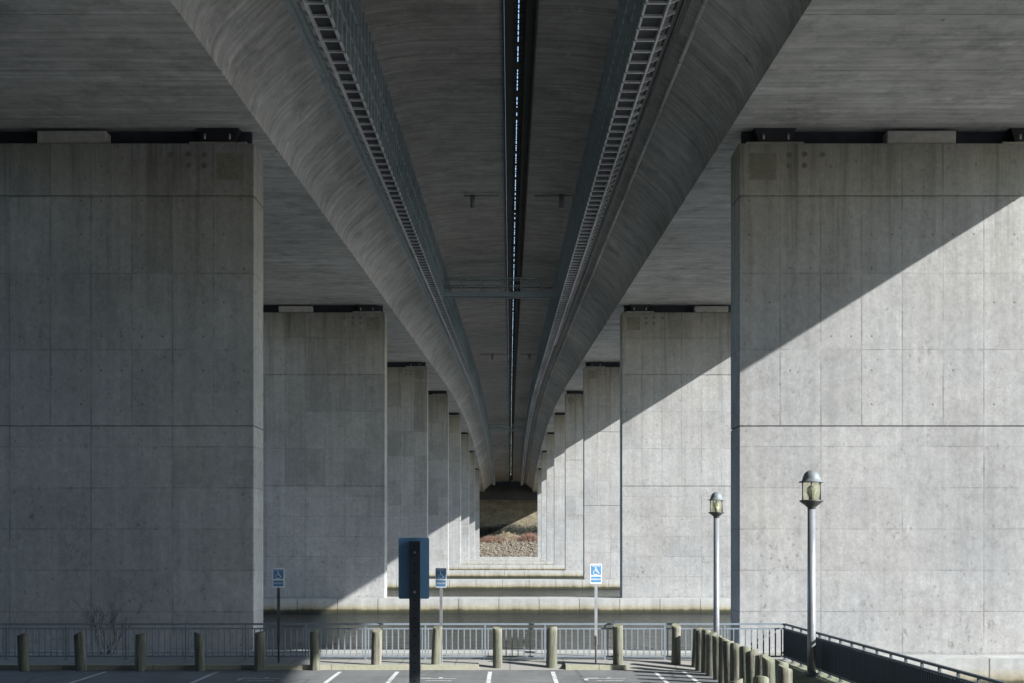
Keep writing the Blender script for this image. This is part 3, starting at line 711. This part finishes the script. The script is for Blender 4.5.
# --------------------------------------------------------------------------
# lamp posts
# --------------------------------------------------------------------------
def lamp_post(x,y,h,sc,r,label,base):
    root=empty('lamp_post',(x,y,base),label,'lamp post','grey lantern lamp posts')
    t=h-.98*sc
    m=MB(); m.lathe([(r,0),(r*.98,1),(r*.9,t-.02)],20); m.build('pole',M['lamp'],root)
    m=MB(); m.lathe([(r*2.0,.0),(r*2.0,.03),(r*1.3,.05),(r*1.12,.10),(r*1.02,.12)],20)
    for k in range(4):
        a=math.pi/4+k*math.pi/2; m.tube((r*1.7*math.cos(a),r*1.7*math.sin(a),.02),(r*1.7*math.cos(a),r*1.7*math.sin(a),.09),.022,6)
    m.build('base_plate',M['hood'],root)
    s=sc
    m=MB(); m.lathe([(r*.95,t-.03),(.10*s,t),(.16*s,t+.06*s),(.305*s,t+.165*s),(.31*s,t+.19*s),(.27*s,t+.20*s)],24); m.build('lower_collar',M['bronze'],root)
    m=MB(); m.lathe([(.215*s,t+.20*s),(.215*s,t+.66*s)],28); m.build('glass',M['glass'],root)
    m=MB(); m.lathe([(.07*s,t+.2*s),(.07*s,t+.30*s),(.10*s,t+.34*s),(.12*s,t+.42*s),(.10*s,t+.52*s),(.04*s,t+.57*s)],16); m.build('lamp_bulb',M['bulb'],root)
    cb=None
    for k in range(6):
        a=.3+k*math.pi/3; loc=(.262*s*math.cos(a),.262*s*math.sin(a),t+.19*s)
        if cb is None:
            m=MB(); m.tube((0,0,0),(0,0,.48*s),.011*s,6); cb=m.build('cage_bar',M['bronze'],root,loc)
        else: part_copy(cb,loc)
    m=MB(); zt=t+.66*s
    m.lathe([(.225*s,zt-.01),(.325*s,zt-.005),(.325*s,zt+.015*s),(.24*s,zt+.04*s),(.225*s,zt+.12*s),(.19*s,zt+.21*s),(.13*s,zt+.275*s),(.06*s,zt+.31*s),(.01*s,zt+.32*s)],28)
    m.build('hood',M['hood'],root)
lamp_post(7.5,31.1,5.13,.96,.105,'taller-looking grey lamp post with lantern head standing by the side railing',.10)
lamp_post(5.72,34.65,4.71,.71,.085,'smaller-looking grey lamp post with lantern head behind the far bollards',.12)

# --------------------------------------------------------------------------
# signs
# --------------------------------------------------------------------------
def text_mesh(txt,size,depth=.0012):
    cu=bpy.data.curves.new('lettering','FONT'); cu.body=txt; cu.size=size; cu.align_x='CENTER'; cu.align_y='CENTER'; cu.extrude=depth
    o=bpy.data.objects.new('lettering',cu); COL.objects.link(o); bpy.context.view_layer.update()
    me=bpy.data.meshes.new_from_object(o.evaluated_get(bpy.context.evaluated_depsgraph_get()))
    bpy.data.objects.remove(o); bpy.data.curves.remove(cu); return me
T1=text_mesh('RESERVED',.066); T2=text_mesh('PARKING',.075)
def rrect(m,w,h,y0,y1,r,cx=0,cz=0):
    pts=[]
    for sx,sz,a0 in ((1,1,0),(-1,1,90),(-1,-1,180),(1,-1,270)):
        for k in range(5):
            a=R(a0+22.5*k); pts.append((cx+sx*(w/2-r)+r*math.cos(a),cz+sz*(h/2-r)+r*math.sin(a)))
    n=len(pts)
    m.add([(x,y0,z) for x,z in pts]+[(x,y1,z) for x,z in pts],[tuple(range(n)),tuple(range(2*n-1,n-1,-1))]+[(i,i+n,(i+1)%n+n,(i+1)%n) for i in range(n)])
def stroke(m,pts,wd,y0,y1):
    for (a,b),(c,d) in zip(pts[:-1],pts[1:]):
        L_=math.hypot(c-a,d-b) or 1e-6; nx,nz=-(d-b)/L_*wd/2,(c-a)/L_*wd/2; ex,ez=(c-a)/L_*wd*.3,(d-b)/L_*wd*.3
        q=[(a+nx-ex,b+nz-ez),(a-nx-ex,b-nz-ez),(c-nx+ex,d-nz+ez),(c+nx+ex,d+nz+ez)]
        m.add([(x,y0,z) for x,z in q]+[(x,y1,z) for x,z in q],[(0,1,2,3),(7,6,5,4),(0,4,5,1),(1,5,6,2),(2,6,7,3),(3,7,4,0)])
def symbol(m,cx,cz,s,y0,y1):
    """wheelchair symbol"""
    c=lambda x,z:(cx+x*s,cz+z*s)
    rrect(m,.17*s,.17*s,y0,y1,.084*s,*c(-.05,.43))
    stroke(m,[c(-.05,.32),c(-.02,.02),c(.20,.02),c(.30,-.26),c(.40,-.22)],.085*s,y0,y1)
    stroke(m,[c(-.04,.18),c(.17,.18)],.07*s,y0,y1)
    stroke(m,[c(-.06+.29*math.cos(R(a)),-.16+.29*math.sin(R(a))) for a in range(120,335,18)],.07*s,y0,y1)
def parking_sign(x,y,z0,top,label,post,rz=0):
    root=empty('parking_sign',(x,y,z0),label,'sign','accessible parking signs',rz)
    h=top-z0; w_,hh=.32,.54; c=h-hh/2
    m=MB(); m.box(-.026,.026,0,.038,0,h-.46); m.box(-.04,.04,-.006,.001,.5,h-.5); m.build('post',post,root)
    m=MB(); rrect(m,w_,hh,-.014,-.009,.03,0,c); sp=m.build('sign_panel',M['white'],root)
    m=MB(); rrect(m,w_-.04,.275,-.017,-.0142,.018,0,c+.105); m.build('blue_field',M['blue'],sp)
    m=MB(); rrect(m,w_-.04,.165,-.017,-.0142,.018,0,c-.155); m.build('blue_field',M['blue'],sp)
    m=MB(); symbol(m,0,c+.07,.21,-.0195,-.0172); m.build('wheelchair_symbol',M['white'],sp)
    t1=bpy.data.objects.new('lettering',T1); t2=bpy.data.objects.new('lettering',T2)
    for t,zz,sx in ((t1,c+.213,.80),(t2,c-.155,.86)):
        COL.objects.link(t); t.parent=sp; t.rotation_euler=(R(90),0,0); t.location=(0,-.0185,zz); t.scale=(sx,1.0,1)
T1.materials.append(M['white']); T2.materials.append(M['white'])
parking_sign(-6.36,34.35,.12,2.73,'blue and white accessible parking sign on a dark post in the shade, the leftmost',M['dpost'])
parking_sign(-1.89,34.3,.12,2.73,'blue and white accessible parking sign right of the large blue sign back',M['gpost'],R(-14))
parking_sign(2.36,34.3,.12,2.84,'blue and white accessible parking sign on a silver post right of centre',M['gpost'],R(3))
# big sign seen from behind
root=empty('road_sign',(-1.077,14,0),'back of a tall dark blue sign panel on a thick perforated post near the camera','sign')
m=MB(); rrect(m,.345,.685,.0,.004,.02,0,3.465-.342); m.build('sign_panel',M['back'],root)
m=MB(); m.box(-.045,.075,-.085,-.003,-.2,3.425); m.build('post',M['dpost'],root)
hp=None
for k in range(17):
    loc=(.015,-.0865,3.37-.10*k)
    if hp is None:
        m=MB(); m.tube((0,0,0),(0,.0012,0),.011,8); hp=m.build('post_hole',M['black'],root,loc)
    else: part_copy(hp,loc)

for zz in (3.30,2.86):
    m=MB(); m.tube((.015,-.0865,zz),(.015,-.099,zz),.017,6); m.build('bolt',M['gpost'],root)

# --------------------------------------------------------------------------
# bare shrub at the foot of the left pier, and weeds
# --------------------------------------------------------------------------
def bare_shrub(x,y,z,h,seed,label,n0=11):
    rnd=random.Random(seed); m=MB()
    def grow(p,d,l,r,lev):
        q=p+d*l; m.tube(p,q,r,5,r*.65)
        if lev<=0: return
        for k in range(rnd.choice((2,3,3))):
            nd=(d+Vector((rnd.uniform(-.7,.7),rnd.uniform(-.5,.5),rnd.uniform(-.1,.5)))).normalized()
            grow(p+d*l*rnd.uniform(.55,1),nd,l*rnd.uniform(.55,.8),r*.6,lev-1)
    for k in range(n0):
        d=Vector((rnd.uniform(-.6,.6),rnd.uniform(-.3,.3),1)).normalized()
        grow(Vector((rnd.uniform(-.25,.25),rnd.uniform(-.05,.05),0)),d,h*rnd.uniform(.27,.38),.010,3)
    o=m.build('bare_shrub',M['twig'],None,(x,y,z)); tag(o,label,'shrub')
bare_shrub(-11.9,37.0,.12,2.3,3,'leafless dark shrub growing behind the railing before the left pier')

# --------------------------------------------------------------------------
# far bank
# --------------------------------------------------------------------------
def bank_h(x,y):
    pts=[(434,-4.5),(440,-2.3),(460,4.0),(464,4.5),(472,5.4),(489,21.0),(530,26),(900,30)]
    for (a,za),(b,zb) in zip(pts[:-1],pts[1:]):
        if y<=b:
            z=za+(zb-za)*max(0,(y-a))/(b-a); break
    else: z=zb
    n=mnoise.noise(Vector((x*.07,y*.07,0)))
    side=max(0,(abs(x)-14)/25)                         # unseen shoulders raised on both sides to darken the deck end
    z+= n*.7+ (min(side,1.6)*13*min(1,max(0,(y-452)/16)) )
    mound=math.exp(-((x+1.5)/5.0)**2-((y-468)/4.5)**2)*2.8
    return z+mound
m=MB(); xs=[-700,-300,-150,-80]+list(range(-60,61,2))+[80,150,300,700]; ys=[434,438,442]+[444+2*k for k in range(36)]+[530,600,750,900]
vs=[(x,y,bank_h(x,y)) for y in ys for x in xs]; n=len(xs)
m.add(vs,[(j*n+i,j*n+i+1,(j+1)*n+i+1,(j+1)*n+i) for j in range(len(ys)-1) for i in range(n-1)],True)
tag(m.build('far_bank',M['bank']),kind='structure')
rnd=random.Random(5); m=MB()
ico=bmesh.new(); bmesh.ops.create_icosphere(ico,subdivisions=1,radius=1); iv=[v.co.copy() for v in ico.verts]; fi=[[v.index for v in f.verts] for f in ico.faces]; ico.free()
for k in range(2600):
    x=rnd.uniform(-26,26); y=rnd.uniform(439.5,460.5); s=rnd.uniform(.22,.55)
    z=bank_h(x,y); off=Vector((rnd.random()*50,0,0)); sc=(rnd.uniform(.8,1.4),rnd.uniform(.8,1.3),rnd.uniform(.6,1))
    m.add([(x+v.x*s*sc[0]*(1+.3*mnoise.noise(v*1.7+off)),y+v.y*s*sc[1],z+.1+v.z*s*sc[2]*(1+.3*mnoise.noise(v*1.7-off))) for v in iv],fi)
tag(m.build('riprap',M['rock']),kind='stuff')
def brush(name,mat,n,fx,fy,hh,seed):
    rnd=random.Random(seed); m=MB()
    for k in range(n):
        x=fx(rnd); y=fy(rnd); z=bank_h(x,y); h=hh(rnd,x)
        for q in range(9):
            d=Vector((rnd.uniform(-.6,.6),rnd.uniform(-.6,.6),1)).normalized(); p=Vector((x+rnd.uniform(-.5,.5),y+rnd.uniform(-.5,.5),z-.1)); e=p+d*h*rnd.uniform(.5,1)
            u=Vector((rnd.uniform(-1,1),rnd.uniform(-.4,.4),0)).normalized()*.05
            m.add([p-u,p+u,e],[(0,1,2)])
            for t in range(3):
                b=p.lerp(e,rnd.uniform(.3,.9)); f=b+Vector((rnd.uniform(-.6,.6),rnd.uniform(-.5,.5),rnd.uniform(.1,.7)))*h*.35
                m.add([b-u*.7,b+u*.7,f],[(0,1,2)])
    tag(m.build(name,mat),kind='stuff')
brush('red_brush',M['rust'],420,lambda r: r.choice((r.gauss(7.5,2.2),r.gauss(-8,2.5),r.uniform(-25,25))),lambda r:r.uniform(458.5,465),lambda r,x:.9+2.3*math.exp(-((x-7.5)/3)**2)+1.2*math.exp(-((x+8)/2.5)**2)+1.1*r.random()**2,1)
brush('straw_brush',M['straw'],260,lambda r:r.uniform(-25,25),lambda r:r.uniform(459,468),lambda r,x:.9+r.random()*.9,2)
shade_band_rnd=random.Random(9); m=MB()  # dark leaf cards added in place of a band of shade on the bank
for k in range(8000):
    x=shade_band_rnd.uniform(-22,22); y=shade_band_rnd.gauss(473.5,1.0); hh=2.6+1.5*mnoise.noise(Vector((x*.3,0,3)))+.05*x
    p=Vector((x,y,bank_h(x,y)+shade_band_rnd.random()*hh)); u=Vector((shade_band_rnd.uniform(-1,1),shade_band_rnd.uniform(-1,1),shade_band_rnd.uniform(-1,1))).normalized(); v=u.orthogonal().normalized()
    m.add([p-u*.22,p+v*.13,p+u*.22,p-v*.13],[(0,1,2,3)])
tag(m.build('shade_band',M['shade_band']),kind='stuff')
ab=empty('bridge_abutment',(-.5,489,10),'dark concrete abutment wall closing the far end under the decks','abutment')
m=MB(); m.box(-40,40,-.6,6,-12,dz(20.5,489)-10); m.build('breast_wall',M['dark'],ab)
nb=empty('bridge_abutment',(-.5,-6,0),'unseen near abutment wall set behind the camera to block the sky','abutment')  # placed close behind the camera to cut skylight on the left
m=MB(); m.box(-36,34,-3,0,-.05,dz(13.9,-6)-.3); m.build('breast_wall',M['dark'],nb)
m=MB(); m.box(-46,-36.01,-60,34,-.05,dz(17,-14)); m.build('sky_block_wall',M['dark'],nb)  # unseen wall added to block low sky from the left

# unseen hills added to block skylight, behind to the right and along the left
def sky_block_hill(cx,cy,rx,ry,h,seed):
    f=lambda x,y: WATER-1+h*max(0,1-((x-cx)/rx)**2-((y-cy)/ry)**2)**.8+1.5*mnoise.noise(Vector((x*.06,y*.06,seed)))
    n=26; xs=[cx-rx+2*rx*k/n for k in range(n+1)]; ys=[cy-ry+2*ry*k/n for k in range(n+1)]; m=MB(); w=n+1
    m.add([(x,y,f(x,y)) for y in ys for x in xs],[(j*w+i,j*w+i+1,(j+1)*w+i+1,(j+1)*w+i) for j in range(n) for i in range(n)],True)
    tag(m.build('sky_block_hill',M['sky_block']),kind='structure')
sky_block_hill(112,-58,40,52,24,2); sky_block_hill(-95,150,50,330,26,5)
